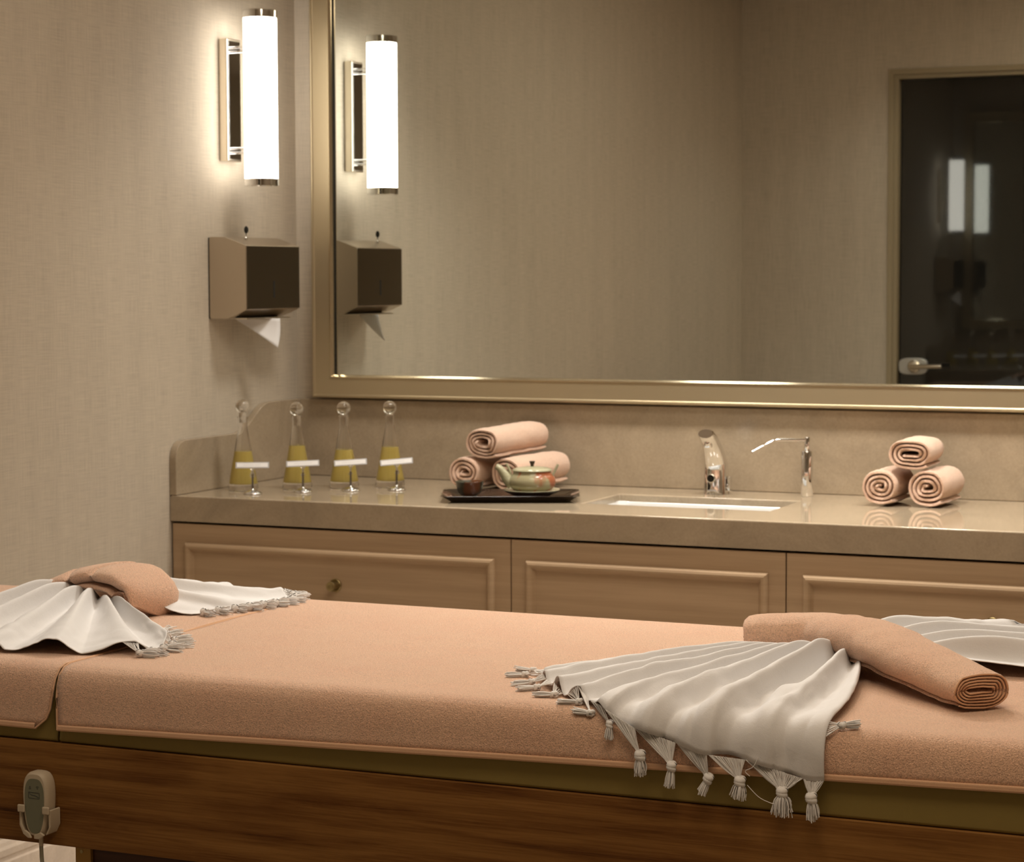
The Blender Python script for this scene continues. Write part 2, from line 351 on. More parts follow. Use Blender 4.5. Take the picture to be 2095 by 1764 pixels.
# ---------------------------------------------------------------- drawer cabinets under the worktop
def cabinet(x0, x1, label, knob):
    t = thing('vanity_cabinet', label, 'cabinet', (0, 0, 0), group='beige cabinets under the worktop')
    (MB().box(x0 + .001, x1 - .001, -.636, -.03, .10, .775) if knob else MB().box(x0 + .001, x1 - .001, -.636, -.03, .10, .69).box(x0 + .001, x1 - .001, -.636, -.60, .6905, .775)).box(x0 + .01, x1 - .01, -.58, -.05, 0, .10).build('body', M['cab'], t)
    fx0, fx1 = x0 + .0015, x1 - .0015
    for nm, z0, z1, ml in (('drawer_front', .512, .7795, .045), ('door_panel', .105, .509, .045)):
        fr = MB().box(fx0, fx1, CF + .004, -.637, z0, z1).build(nm, M['cab'], t, bevel=.001)
        mm = MB(); a0, a1, b0, b1 = x0 + .040, x1 - .040, z0 + .045, z1 - .047
        v = []; pr = [(0, CF + .004), (.001, CF - .003), (.004, CF - .0085), (.009, CF - .0105), (.014, CF - .0095), (.018, CF - .0055), (.0205, CF - .001), (.022, CF + .001), (.024, CF + .004)]
        for ins, y in pr: v += [(a0 + ins, y, b0 + ins), (a1 - ins, y, b0 + ins), (a1 - ins, y, b1 - ins), (a0 + ins, y, b1 - ins)]
        mm.add(v, [(j * 4 + k, j * 4 + (k + 1) % 4, (j + 1) * 4 + (k + 1) % 4, (j + 1) * 4 + k) for j in range(len(pr) - 1) for k in range(4)])
        mm.build('moulding', M['cab'], fr)
        if knob and nm == 'drawer_front':
            kb = MB(); n = 24; pr = [(.0165, 0), (.0165, .003), (.0145, .0045), (.0125, .0035), (.011, .006), (.0095, .016), (.0115, .021), (.0125, .024), (.0115, .027), (.006, .0285), (.004, .0275), (.0005, .0275)]
            cx = (x0 + x1) / 2 - .002
            v = [(cx + r * math.cos(2 * PI * k / n), CF + .004 - z, .646 + r * math.sin(2 * PI * k / n)) for r, z in pr for k in range(n)]
            kb.add(v, [(j * n + k, j * n + (k + 1) % n, (j + 1) * n + (k + 1) % n, (j + 1) * n + k) for j in range(len(pr) - 1) for k in range(n)])
            kb.build('knob', M['brass'], fr, smooth=True)
    return t
cabinet(.004, .9367, 'beige drawer cabinet with brass knob under the glass bottles, next to the left wall', True)
cabinet(.9367, 1.6081, 'beige cabinet front without a knob below the sink, between the two cabinets with brass knobs', False)
cabinet(1.6081, 2.535, 'beige drawer cabinet with brass knob under the right stack of rolled towels', True)

# ---------------------------------------------------------------- wall sconce
s = thing('wall_sconce', 'lit tubular glass wall sconce with chrome caps on the left wall above the paper dispenser', 'wall lamp', (0, 0, 0))
MB().box(.0005, .026, -.4025, -.3325, 1.697, 2.013).build('back_plate', M['satin'], s, bevel=.003)
MB().box(.026, .0275, -.396, -.339, 1.703, 2.007).build('plate_face', M['chrome'], s, bevel=.0005)
for zc in (1.985, 1.725):
    a = MB()
    for dz in (.0055, -.0055): a.tube([(.027, -.3674, zc + dz), (.08, -.3674, zc + dz)], .0038, 10)
    a.build('bracket_arm', M['chrome'], s, smooth=True)
R0 = .0425; g = []
for k in range(96):
    a = 2 * PI * k / 96; rr = R0 + (.0008 if k % 4 < 2 else 0); g.append((.1047 + rr * math.cos(a), -.3674 + rr * math.sin(a)))
MB().prism(g, 'z', 1.6512, 2.0620).build('glass_shade', M['lamp'], s)
cap = [(.0005, 0), (.0435, 0), (.0448, .0015), (.0448, .0185), (.0435, .020), (.0005, .020)]
for z in (1.6308, 2.0624): MB().lathe(cap, 48, (.1047, -.3674, z), cap=False).build('end_cap', M['chrome'], s, smooth=True)

# ---------------------------------------------------------------- paper towel dispenser
p = thing('paper_towel_dispenser', 'brushed steel paper towel dispenser on the left wall below the sconce, key in its top', 'dispenser', (0, 0, 0))
ya, yb2 = -.4656, -.1913
side = [(.004, 1.4963), (.0085, 1.5005), (.0517, 1.5000), (.1157, 1.4780), (.1150, 1.3133), (.0853, 1.2994), (.055, 1.2895), (.008, 1.289), (.004, 1.293)]
MB().prism([(.004, 1.4963), (.0085, 1.5005), (.0517, 1.5000), (.1145, 1.4782), (.1140, 1.3135), (.0853, 1.3000), (.055, 1.2895), (.008, 1.289), (.004, 1.293)], 'y', ya, yb2).build('housing', M['steel'], p, bevel=.0015)
MB().box(.0005, .004, ya + .002, yb2 - .002, 1.290, 1.4985).build('mounting_plate', M['black'], p)
fc = MB().box(.1147, .1162, ya + .001, yb2 - .001, 1.3145, 1.4765).build('front_cover', M['steel_dark_refl'], p, bevel=.0006)
MB().box(.1160, .1166, -.332, -.324, 1.3430, 1.3870).build('level_slot', M['black'], fc, bevel=.0002)
MB().box(.030, .1, -.44, -.215, 1.2885, 1.2915).build('outlet_lip', M['satin'], p)
k = MB(); k.lathe([(.005, 0), (.005, .004), (.003, .006), (.002, .009), (.002, .012)], 16, (.072, -.395, 1.4935)).build('key_barrel', M['chrome'], p, smooth=True)
kk = MB(); n = 20
kk.prism([(.0735 + .0062 * math.cos(2 * PI * q / n), 1.519 + .0095 * math.sin(2 * PI * q / n)) for q in range(n)], 'y', -.3965, -.3935)
kk.box(.0722, .0742, -.396, -.394, 1.500, 1.512)
kk.build('key', M['black'], p, bevel=.0008)
pp = MB(); G = []
for i in range(9):
    u = i / 8; row = []
    for j in range(9):
        w = j / 8
        zb_ = lerp(1.288, 1.212, u)
        z = lerp(1.2885, zb_, w); x = lerp(.022, .120, u) + .008 * w * u
        row.append((x, lerp(-.372, -.306, u) - .026 * w * w * u + .006 * math.sin(u * PI), z))
    G.append(row)
pp.grid(G); tag(pp.build('paper_towel', M['paper'], None, smooth=True, solid=.0006), 'white folded paper towel hanging as a triangle from the steel dispenser', 'paper towel')

# ---------------------------------------------------------------- oil carafes
def carafe(x, y, lvl, raise_, label):
    t = thing('glass_carafe', label, 'bottle', (x, y, CT + .0006), group='oil carafes in a row')
    outer = [(.0005, .0), (.035, 0), (.0375, .0015), (.0383, .005), (.0378, .011), (.0365, .018), (.0128, .155), (.0122, .160), (.0122, .181), (.0135, .186), (.0142, .1875), (.0138, .189)]
    inner = [(.0118, .1888), (.0102, .184), (.0098, .160), (.0106, .154), (.0338, .022), (.033, .0165), (.0005, .0150)]
    MB().lathe(outer + inner, 48, cap=False).build('bottle_glass', M['glass'], t, smooth=True, angle=60)
    def rin(z): return lerp(.0338, .0106, (z - .022) / (.154 - .022)) + .0003
    q = MB(); q.lathe([(.0005, .0152), (.0331, .0167), (.0340, .022), (rin(lvl), lvl), (.0005, lvl)], 48, cap=False)
    q.build('oil', M['oil'], t, smooth=True, angle=30)
    st = MB(); rb = .0178; zc = .1895 + raise_ + rb * .95
    pr = [(.0005, .164 + raise_), (.0085, .164 + raise_), (.0095, .184 + raise_), (.0095, .189 + raise_), (.0075, .1905 + raise_)]
    for a in range(-62, 91, 8): pr.append((max(.0005, rb * math.cos(math.radians(a))), zc + rb * math.sin(math.radians(a))))
    st.lathe(pr, 40, cap=False); st.build('stopper', M['glass'], t, smooth=True, angle=60)
    return t
carafe(.1038, -.4749, .100, .010, 'glass carafe of yellow oil nearest the left wall, ball stopper pulled up highest')
carafe(.2134, -.3877, .112, 0, 'second glass carafe of yellow oil from the left wall, filled highest of the four')
carafe(.3137, -.3183, .099, 0, 'third glass carafe from the left wall, filled lowest of the four with yellow oil')
carafe(.4124, -.2493, .104, 0, 'glass carafe of yellow oil at the right end of the row, nearest the rolled towels')

# ---------------------------------------------------------------- card holders and cards
def holder(x, y, rz, kind, label, lab2, tilt):
    t = thing('card_holder', label, 'card holder', (x, y, CT + .0004), rz, group='chrome card holders before the carafes')
    MB().lathe([(.0005, 0), (.0235, 0), (.0242, .001), (.0235, .0025), (.017, .0060), (.009, .0090), (.004, .0105), (.0022, .014), (.0005, .014)], 40, cap=False).build('base', M['chrome'], t, smooth=True, angle=60)
    MB().tube([(0, 0, .009), (0, 0, .050)], .0027, 12).build('stem', M['chrome_dark_refl'], t, smooth=True)
    c = MB()
    if kind == 0:
        c.tube([(0, 0, .062), (-.0055, 0, .046), (-.0045, 0, .042), (0, 0, .047)], .0015, 8); c.tube([(0, 0, .062), (.0055, 0, .046), (.0045, 0, .042), (0, 0, .047)], .0015, 8)
    elif kind == 1:
        c.tube([(0, 0, .048), (-.005, 0, .043), (-.003, 0, .040), (0, 0, .046)], .0013, 8); c.tube([(0, 0, .048), (.0045, 0, .043)], .0013, 8)
    else:
        c.tube([(-.001, 0, .058), (.0065, 0, .044), (.005, 0, .041), (0, 0, .046)], .0016, 8); c.tube([(0, 0, .047), (-.0045, 0, .043)], .0014, 8)
    c.tube([(-.006, 0, .064), (-.002, -.001, .060), (0, -.001, .048)], .0012, 8); c.tube([(.006, 0, .064), (.002, .001, .060), (0, .001, .048)], .0012, 8)
    n = 14; c.tube([(.0055 * math.cos(PI * q / n * 2), .0, .0665 + .004 * math.sin(PI * q / n * 2)) for q in range(n + 1)], .0011, 8)
    c.build('clip', M['chrome'], t, smooth=True)
    k = thing('name_card', lab2, 'card', (x, y, CT + .073), rz, group='white name cards in the chrome holders')
    k.rotation_euler = (math.radians(-32), tilt, rz)
    k1 = MB().box(-.042, .042, -.0008, .0002, -.0085, .0085).build('card_border', M['grey'], k)
    MB().box(-.0388, .0388, -.0012, -.0008, -.0058, .0058).build('card_face', M['paper'], k)
    tx = MB(); xx = -.022; rnd = random.Random(int(x * 1000))
    while xx < .02:
        w = rnd.uniform(.002, .004); tx.box(xx, xx + w, -.0014, -.0012, -.0006, .0009); xx += w + .0014
    tx.build('printed_line', mat('faint_print', (.62, .61, .61), .8), k)
CA = math.radians(28)
holder(.1789, -.5561, CA, 0, 'chrome card holder with a triangular clip before the leftmost carafe', 'white name card nearest the left wall, before the leftmost carafe', -.0)
holder(.2720, -.4631, CA, 1, 'chrome card holder standing before the second carafe from the left', 'white name card before the second carafe from the left', -.035)
holder(.3696, -.3886, CA, 1, 'chrome card holder standing before the third carafe from the left', 'white name card before the third carafe from the left', -.06)
holder(.4700, -.3268, CA, 2, 'chrome card holder with a slanting clip before the rightmost carafe', 'white name card at the right end of the row, most tilted of the four', -.085)

# ---------------------------------------------------------------- faucet and soap dispenser
f = thing('sensor_faucet', 'chrome sensor faucet with a forward leaning spout behind the sink', 'faucet', (1.257, -.105, CT + .0005), 0)
secs = [((0, 0, 0), .0335, .0300, 0), ((0, 0, .004), .0330, .0300, 0), ((0, 0, .03), .0318, .0285, 0), ((0, 0, .060), .0310, .0275, 0), ((0, -.001, .0765), .0305, .027, 8), ((0, -.003, .079), .0292, .0262, 12),
        ((0, -.014, .098), .0275, .0235, 28), ((0, -.034, .122), .0245, .0200, 44), ((0, -.058, .142), .0225, .0175, 56), ((0, -.076, .1525), .0215, .0145, 66), ((0, -.084, .156), .019, .0115, 70)]
rings = []
for c, rx, ry, tl in secs:
    rg = []
    for k in range(36):
        a = 2 * PI * k / 36; X = rx * math.cos(a); Y = ry * math.sin(a); q = math.radians(tl)
        rg.append((c[0] + X, c[1] + Y * math.cos(q), c[2] + Y * math.sin(q)))
    rings.append(rg)
mb = MB(); mb.grid(rings, closed=True); mb.add(rings[0], [tuple(range(36))[::-1]]); mb.add(rings[-1], [tuple(range(36))]); mb.build('faucet_body', M['chrome'], f, smooth=True, angle=50)
MB().lathe([(.0005, 0), (.0105, 0), (.0115, .002), (.0115, .014), (.0005, .014)], 24, (0, -.066, .121), cap=False).build('aerator', M['chrome'], f, smooth=True)
mb = MB(); n = 28
v = [(r * math.cos(2 * PI * k / n) - .004, y - .001, .040 + r * math.sin(2 * PI * k / n)) for r, y in ((.0115, -.022), (.0115, -.0295), (.0098, -.0305), (.0092, -.0295)) for k in range(n)]
mb.add(v, [(j * n + k, j * n + (k + 1) % n, (j + 1) * n + (k + 1) % n, (j + 1) * n + k) for j in range(3) for k in range(n)]); mb.build('sensor_ring', M['satin'], f, smooth=True)
mk('sensor_window', [(.0093 * math.cos(2 * PI * k / n) - .004, -.0308, .040 + .0093 * math.sin(2 * PI * k / n)) for k in range(n)], [tuple(range(n))], mat('black_sensor', (.004, .004, .003), .08), f)
tx = MB(); xx = -.012
for w in (.0022, .0026, .0018, .0026, .0022, .0024, .0018): tx.box(xx, xx + w, -.0312, -.0306, .0085, .0112); xx += w + .0012
tx.build('printed_mark', M['grey'], f)
MB().prism([(.034, .008), (.039, .008), (.040, .044), (.036, .045), (.033, .040)], 'y', -.012, .012).build('mixer_lever', M['chrome'], f, bevel=.0015)
MB().tube([(.026, 0, .018), (.036, 0, .018)], .009, 16).build('lever_hub', M['chrome'], f, smooth=True)

sd = thing('soap_dispenser', 'slim chrome soap dispenser with a long bent spout to the right of the faucet', 'soap dispenser', (1.4883, -.0890, CT + .0005), 0)
MB().lathe([(.0005, 0), (.0148, 0), (.0152, .001), (.0152, .110), (.0140, .1125), (.0005, .1125)], 32, cap=False).build('cylinder_body', M['chrome'], sd, smooth=True)
MB().lathe([(.0065, .112), (.0072, .1135), (.0072, .145), (.0062, .147), (.0005, .147)], 24, cap=False).build('pump_neck', M['chrome'], sd, smooth=True)
dv = Vector((-.78, -.62, 0)); P = [Vector((0, 0, .140)), dv * .03 + Vector((0, 0, .1405)), dv * .072 + Vector((0, 0, .1415)), dv * .086 + Vector((0, 0, .140)), dv * .10 + Vector((0, 0, .1345)), dv * .145 + Vector((0, 0, .113))]
MB().tube([tuple(q) for q in cr([tuple(q) for q in P], 24)], [.0042] * 18 + [.0038] * 6, 14).build('spout', M['chrome'], sd, smooth=True)

# ---------------------------------------------------------------- rolled towels
def spiral(R, ex, t, turns, nth=26, seed=0, flat=1.0, gap=1.04):
    """outer and inner lines of a rolled sheet, in (a, b) coordinates"""
    rnd = random.Random(seed); ph = rnd.uniform(0, 6.28); N = int(turns * nth); O = []; I = []
    for i in range(N + 1):
        th = 2 * PI * turns * i / N; left = turns * (1 - i / N)
        r = R - left * t * gap; r = max(r, t * .35)
        wob = 1 + .035 * math.sin(2 * th + ph) * (1 - i / N) + .02 * math.sin(3 * th + ph * 2) * (1 - i / N)
        th2 = th + ph * .0 - 2 * PI * turns - .9
        e = ex * (1 if r > t else .6)
        def P(rr): return (rr * wob * math.cos(th2) + e * math.copysign(1, math.cos(th2)) * min(1, abs(math.cos(th2)) * 2.2), rr * wob * math.sin(th2) * flat)
        O.append(P(r)); I.append(P(max(r - t * .93, .0006)))
    return O, I
def roll(name, R, ex, t, turns, path, material, parent=None, seed=0, flat=1.0, stations=26, twist=None, scale=None, amp=.0012, up=Vector((0, 0, 1))):
    O, I = spiral(R, ex, t, turns, seed=seed, flat=flat); C = cr(path, stations); rows = []
    n = len(O)
    L = len(C)
    for i, c in enumerate(C):
        tn = Vector(C[min(i + 1, L - 1)] - C[max(i - 1, 0)]).normalized(); sd_ = tn.cross(up).normalized(); u2 = sd_.cross(tn)
        dd = min(i, L - 1 - i); k = (0.45, .80, .96)[dd] if dd < 3 else 1.0
        s_ = scale(i / (L - 1)) if scale else (1, 1)
        row = []
        for seq in ((O), (I[::-1])):
            for j, (a, b_) in enumerate(seq):
                jj = j if seq is O else n - 1 - j
                (oa, ob), (ia, ib) = O[jj], I[jj]; ma, mb_ = (oa + ia) / 2, (ob + ib) / 2
                a2, b2 = ma + (a - ma) * k, mb_ + (b_ - mb_) * k
                w = Vector((c[0], c[1], c[2])) + sd_ * a2 * s_[0] + u2 * b2 * s_[1]
                if dd == 0:
                    inn = 1 - jj / n; w += tn * (1 if i == 0 else -1) * (.004 * inn * math.sin(jj * .5 + seed) + .0015)
                w += Vector(noise.noise_vector(w * 38 + Vector((seed, 0, 0)))) * amp
                row.append(tuple(w))
        rows.append(row)
    mb = MB(); mb.grid(rows, closed=True)
    for i in (0, L - 1):
        base = i * 2 * n; F = [(base + j, base + j + 1, base + 2 * n - 2 - j, base + 2 * n - 1 - j) for j in range(n - 1)]
        mb.f += F
    o = mb.build(name, material, parent, smooth=True, angle=70)
    return o
def small_roll(x, y, z, ang, L, R, ex, flat, turns, label, group, seed, tip=0):
    dx, dy = math.sin(ang), math.cos(ang); path = [(x + dx * L * q, y + dy * L * q, z + tip * q) for q in (0, .33, .66, 1)]
    o = roll('rolled_towel', R, ex, .0102, turns * .76, path, M['terry'], seed=seed, flat=flat, stations=16, amp=.0022)
    return tag(o, label, 'towel', group)
GL = 'rolled peach towels stacked behind the tea tray'; GR = 'rolled peach towels stacked at the right of the worktop'
a1 = math.radians(7)
small_roll(.6360, -.2750, CT + .0475, a1, .19, .0455, .006, .98, 4.6, 'rolled peach towel at the bottom left of the pile behind the small cup', GL, 1)
small_roll(.7520, -.2700, CT + .0475, math.radians(14), .22, .0460, .007, .98, 4.6, 'rolled peach towel at the bottom right of the pile, half hidden behind the teapot', GL, 5, .006)
small_roll(.6900, -.2800, CT + .1235, math.radians(13), .225, .0495, .010, .84, 4.6, 'rolled peach towel lying on top of the pile behind the teapot', GL, 9, .010)
small_roll(1.7180, -.2680, CT + .0475, math.radians(2), .17, .0455, .004, 1.0, 4.8, 'rolled peach towel at the bottom left of the right-hand pile, nearer the soap dispenser', GR, 13)
small_roll(1.8285, -.2560, CT + .0480, math.radians(4), .17, .0480, .004, .98, 4.8, 'rolled peach towel at the bottom right of the right-hand pile', GR, 17)
small_roll(1.7880, -.2550, CT + .1260, math.radians(-2), .17, .0450, .013, .86, 4.4, 'rolled peach towel lying on top of the right-hand pile', GR, 21)

# ---------------------------------------------------------------- tea tray, cup, teapot on a dish
TA = math.radians(23); TX, TY = .840, -.440
tr = thing('tea_tray', 'black lacquer tray with flared rim carrying a cup and a teapot', 'tray', (TX, TY, CT + .0004), TA)
def octa(hx_, hy_, c, z): return [(hx_, -hy_ + c, z), (hx_, hy_ - c, z), (hx_ - c, hy_, z), (-hx_ + c, hy_, z), (-hx_, hy_ - c, z), (-hx_, -hy_ + c, z), (-hx_ + c, -hy_, z), (hx_ - c, -hy_, z)]
rg = [octa(.128, .060, .012, 0), octa(.142, .070, .012, .0), octa(.166, .094, .015, .0150), octa(.169, .097, .015, .0160), octa(.1685, .0965, .015, .0172), octa(.143, .0705, .012, .004), octa(.128, .058, .012, .0035)]
mb = MB(); mb.grid(rg, closed=True); mb.add(rg[0], [tuple(range(8))]); mb.add(rg[-1], [tuple(range(8))]); mb.build('tray_body', M['lacquer'], tr, bevel=.001)
def trp(lx, ly, z): return (TX + lx * math.cos(TA) - ly * math.sin(TA), TY + lx * math.sin(TA) + ly * math.cos(TA), CT + z)
c = thing('tea_cup', 'small dark glazed tea cup at the left end of the black tray', 'cup', trp(-.100, -.018, .0045))
MB().lathe([(.0005, 0), (.0165, 0), (.0172, .001), (.0165, .006), (.024, .011), (.0295, .018), (.0318, .028), (.0342, .040), (.0352, .0425), (.0342, .0430), (.0322, .040), (.030, .028), (.0278, .019), (.020, .012), (.0005, .010)], 40, cap=False).build('cup_body', M['cup'], c, smooth=True, angle=60)
dsh = thing('teapot_dish', 'round dish, pale on top and dark beneath, under the teapot', 'dish', trp(.052, .006, .0042))
MB().lathe([(.0005, 0), (.040, 0), (.041, .001), (.042, .004), (.064, .0145), (.0685, .0185), (.0690, .0200)], 56, cap=False).build('dish_underside', M['umber'], dsh, smooth=True, angle=60)
MB().lathe([(.0690, .0200), (.0685, .0212), (.0655, .0205), (.050, .0155), (.0005, .0140)], 56, cap=False).build('dish_top', M['celadon_plain'], dsh, smooth=True, angle=60)
tp = thing('teapot', 'squat celadon teapot with rust red patches, spout to the left, standing on a dish', 'teapot', trp(.053, .006, .0192), TA)
MB().lathe([(.0005, 0), (.036, 0), (.046, .004), (.0545, .012), (.0580, .022), (.0565, .033), (.051, .0405), (.0470, .0455), (.0462, .051), (.0005, .051)], 64, cap=False).build('pot_body', M['celadon'], tp, smooth=True, angle=60)
ld = MB().lathe([(.0475, .0512), (.0492, .0525), (.0488, .0545), (.040, .0585), (.022, .0615), (.0045, .0625), (.0005, .0625)], 56, cap=False).build('lid', M['celadon_plain'], tp, smooth=True, angle=60)
MB().lathe([(.0038, .062), (.0040, .066), (.0070, .0740), (.0072, .0752), (.0005, .0755)], 24, cap=False).build('lid_knob', M['umber'], ld, smooth=True)
MB().tube([tuple(q) for q in cr([(-.048, 0, .020), (-.060, 0, .030), (-.070, 0, .045), (-.080, 0, .057), (-.089, 0, .063)], 14)], [float(q) for q in np.linspace(.0165, .0068, 14)], 20).build('pot_spout', M['celadon_plain'], tp, smooth=True)
MB().tube([tuple(q) for q in cr([(-.052, .0, .037), (-.054, 0, .048), (-.059, 0, .060), (-.064, 0, .069)], 10)], .0032, 12).build('handle_lug', M['celadon_plain'], tp, smooth=True)
MB().tube([tuple(q) for q in cr([(.050, .0, .038), (.054, 0, .048), (.060, 0, .060), (.063, 0, .067)], 10)], .0030, 12).build('handle_lug', M['celadon_plain'], tp, smooth=True)

# ---------------------------------------------------------------- massage table
BT, BY0, BY1, BX0, BX1 = .822, -2.748, -1.985, .32, 2.95
tb = thing('massage_table', 'massage table with olive cushion and dark walnut side panel in the foreground', 'massage table', (0, 0, 0))
def cushion(x0, x1, y1=BY1):
    mb = MB(); r = .026; rows = []
    def sec(x, ins):
        o = []
        for cx, cz, a0 in ((BY0 + r, BT - r, 90), (BY0 + r * .2, .7170 + r * .2, 180), (y1 - r * .2, .7170 + r * .2, 270), (y1 - r, BT - r, 0)):
            rr = r if cz > .75 else r * .2 + ins
            for q in range(6): a = math.radians(a0 + 90 * q / 5); o.append((x, cx + (rr - ins) * math.cos(a), cz + (rr - ins) * math.sin(a)))
        return o
    for x, ins in ((x0, .012), (x0 + .003, .005), (x0 + .010, 0), (x1 - .010, 0), (x1 - .003, .005), (x1, .012)): rows.append(sec(x, ins))
    mb.grid(rows, closed=True); mb.add(rows[0], [tuple(range(24))]); mb.add(rows[-1], [tuple(range(24))])
    return mb
cushion(1.136, BX1).build('cushion', M['olive'], tb, smooth=True, angle=60)
cushion(BX0, 1.132, -2.04).build('head_cushion', M['olive'], tb, smooth=True, angle=60)
mb = MB().box(BX0 + .06, BX1 - .03, BY0 - .0045, BY0 + .018, .5641, .7166)
mb.build('side_panel', M['walnut'], tb, bevel=.001)
mb = MB().box(BX0 + .06, BX1 - .03, BY1 - .02, BY1 + .001, .5641, .7166).box(BX0 + .06, BX0 + .08, BY0 + .0185, BY1 - .0205, .5641, .7166).box(BX1 - .05, BX1 - .03, BY0 + .0185, BY1 - .0205, .5641, .7166).box(BX0 + .081, BX1 - .051, BY0 + .019, BY1 - .021, .69, .7160)
mb.build('frame_rails', M['darkwood'], tb)
for x in (1.1559, 2.62):
    for y in (BY0 + .006, BY1 - .035):
        lg = MB().box(x, x + .0265, y, y + .03, .02, .5639).build('leg', M['gold'], tb, bevel=.001)
        if y < -2.5:
            n = 16; MB().add([(x + .011 + .0028 * math.cos(2 * PI * k / n), y - .0006, .556 + .0028 * math.sin(2 * PI * k / n)) for k in range(n)], [tuple(range(n))]).build('screw', M['brass'], lg)
MB().box(1.1830, 2.6195, BY0 + .012, BY0 + .03, .08, .5638).box(1.1830, 2.6195, BY1 - .03, BY1 - .012, .08, .5638).build('pedestal_panel', M['darkwood'], tb)
MB().box(1.10, 2.70, BY0 + .02, BY1 - .02, 0.0005, .02).build('foot_plate', M['gold'], tb)

# bed towels: grid along x and along a profile across the bed
RE = .030; TZ = .828; TY0 = -2.7535
def wrap(x, s, h=0, z0=TZ, ye=TY0, r=RE):
    """point on the towel surface: s>0 across the top away from the near edge, s<0 down the front; h above the surface"""
    if s >= 0: return (x, ye + r + s, z0 + h)
    a = -s / r
    if a <= PI / 2: return (x, ye + r - (r + h) * math.sin(a), z0 - r + (r + h) * math.cos(a))
    return (x, ye - h, z0 - r - (-s - PI * r / 2))
def s_of_z(z): return -(PI * RE / 2) - (TZ - RE - z)
def bed_towel(name, x0f, x1f, z_hem, yback, label, gap_side, seed):
    nx, ns = 150, 60; G = []
    for i in range(nx + 1):
        u = i / nx; row = []
        for j in range(ns + 1):
            xm = lerp(x0f(.8), x1f(.8), u); s0 = s_of_z(z_hem(xm)); s1 = (yback - RE) - (TY0 + RE) + PI * RE / 2 + .09
            s_ = lerp(s0, s1, (j / ns))
            x = lerp(x0f(s_), x1f(s_), u)
            st = (yback - RE) - (TY0 + RE)
            if s_ <= st: p = Vector(wrap(x, s_))
            else:
                a = (s_ - st) / RE
                if a <= PI / 2: p = Vector((x, yback - RE + RE * math.sin(a), TZ - RE + RE * math.cos(a)))
                else: p = Vector((x, yback, TZ - RE - (s_ - st - PI * RE / 2)))
            nz = noise.noise(Vector((p.x * 3.5, p.y * 5 + seed, p.z * 6))) * .0016 + noise.noise(Vector((p.x * 22, p.y * 22 + seed, p.z * 22))) * .0007
            if s_ < 0: p.y -= abs(nz) * 1.3
            elif s_ > st: p.y += abs(nz)
            else: p.z += nz * .9
            row.append(tuple(p))
        G.append(row)
    mb = MB(); mb.grid(G)
    o = mb.build(name, M['terry_coarse'], None, smooth=True, angle=80, solid=.0045, off=0)
    tag(o, label, 'towel', None)
    hm = MB(); rows = []
    for i in range(nx + 1):
        q = G[i]; a = Vector(q[0]); rows.append([(a.x, a.y - .0030, a.z + .0075), (a.x, a.y - .0042, a.z + .005), (a.x, a.y - .0036, a.z + .0035), (a.x, a.y - .0042, a.z + .002), (a.x, a.y - .0034, a.z - .0012), (a.x, a.y + .001, a.z - .0020), (a.x, a.y + .001, a.z + .0070)])
    hm.grid(rows, closed=True); hm.build('hem_band', M['hem'], o, smooth=True, angle=80)
    return G, o
def main_left(s): return 1.1368 + (.0015 if s < 0 else 0)
def zh(x): return lerp(.7372, .7724, min(1, max(0, (x - 1.138) / (2.543 - 1.138))))
G, mt = bed_towel('bed_towel', main_left, lambda s: BX1 + .02, zh, -1.979, 'wide peach terry towel covering most of the massage table, right of the seam', 0, 3)
e = MB(); e.tube([(g[0] - .0004, g[1] - (.003 if g[2] < .80 else 0), g[2] + ((.0022) if g[2] > .80 else 0)) for g in G[0][::1]], .0014, 8); e.build('edge_hem', M['hem'], mt, smooth=True)
def head_right(s):
    if s > -.03: return 1.1325
    z = TZ - RE - (-s - PI * RE / 2); t = max(0, (.800 - z) / .063)
    return 1.1322 - .012 * t - .022 * max(0, t - .62) ** 1.5 * 4.2
G2, ht = bed_towel('head_end_towel', lambda s: BX0 - .02, head_right, lambda x: .7370, -2.035, 'smaller peach towel over the head end of the massage table, left of the seam', 1, 8)
e = MB(); e.tube([(g[0] + .0004, g[1] - (.003 if g[2] < .80 else 0), g[2] + (.0022 if g[2] > .80 else 0)) for g in G2[-1]], .0014, 8); e.build('edge_hem', M['hem'], ht, smooth=True)

# ---------------------------------------------------------------- scarves
def fold_f(v, ridges):
    h = 0
    for vi, w, a in ridges:
        d = (v - vi) / (w * (.62 if v > vi else 1.25)); h = max(h, a * math.exp(-d * d))
    return h
def scarf_patch(G_, H_, bulge, ridges, hg, amp, nu=70, nv=240, seed=0, hangamp=.5, hemlift=0.0, sag=1.0, blobs=()):
    """G_,H_: lists of (x, s); returns grid of 3d points [v][u]"""
    g = cr(G_, nv + 1); h = cr(H_, nv + 1); out = []
    for i in range(nv + 1):
        v = i / nv; row = []
        f = fold_f(v, ridges)
        for j in range(nu + 1):
            u = j / nu
            p = lerp(g[i], h[i], u) + np.array(bulge(v)) * 4 * u * (1 - u)
            x, s_ = p
            e = amp * f * (math.sin(min(1, u * 3.2) * PI / 2) * (1 - .42 * u))
            e *= lerp(1.0, hangamp, min(1, max(0, (.02 - s_) / .07)))
            base = (hg(v) if callable(hg) else hg) * (1 - u) ** 1.6 + .0035
            for bv, bu, wv, wu, ba in blobs: base += ba * math.exp(-((v - bv) / wv) ** 2 - ((u - bu) / wu) ** 2)
            base = max(base, .003)
            nz = noise.noise(Vector((x * 16 + seed, s_ * 16, f * 2)))
            wr = noise.noise(Vector((x * 60 + seed, s_ * 40, 3))) * .0012
            hh = base + e + abs(nz) * .006 * u * sag + wr * u
            if u > .9: hh += hemlift
            row.append(wrap(x, s_, hh))
        out.append(row)
    return out
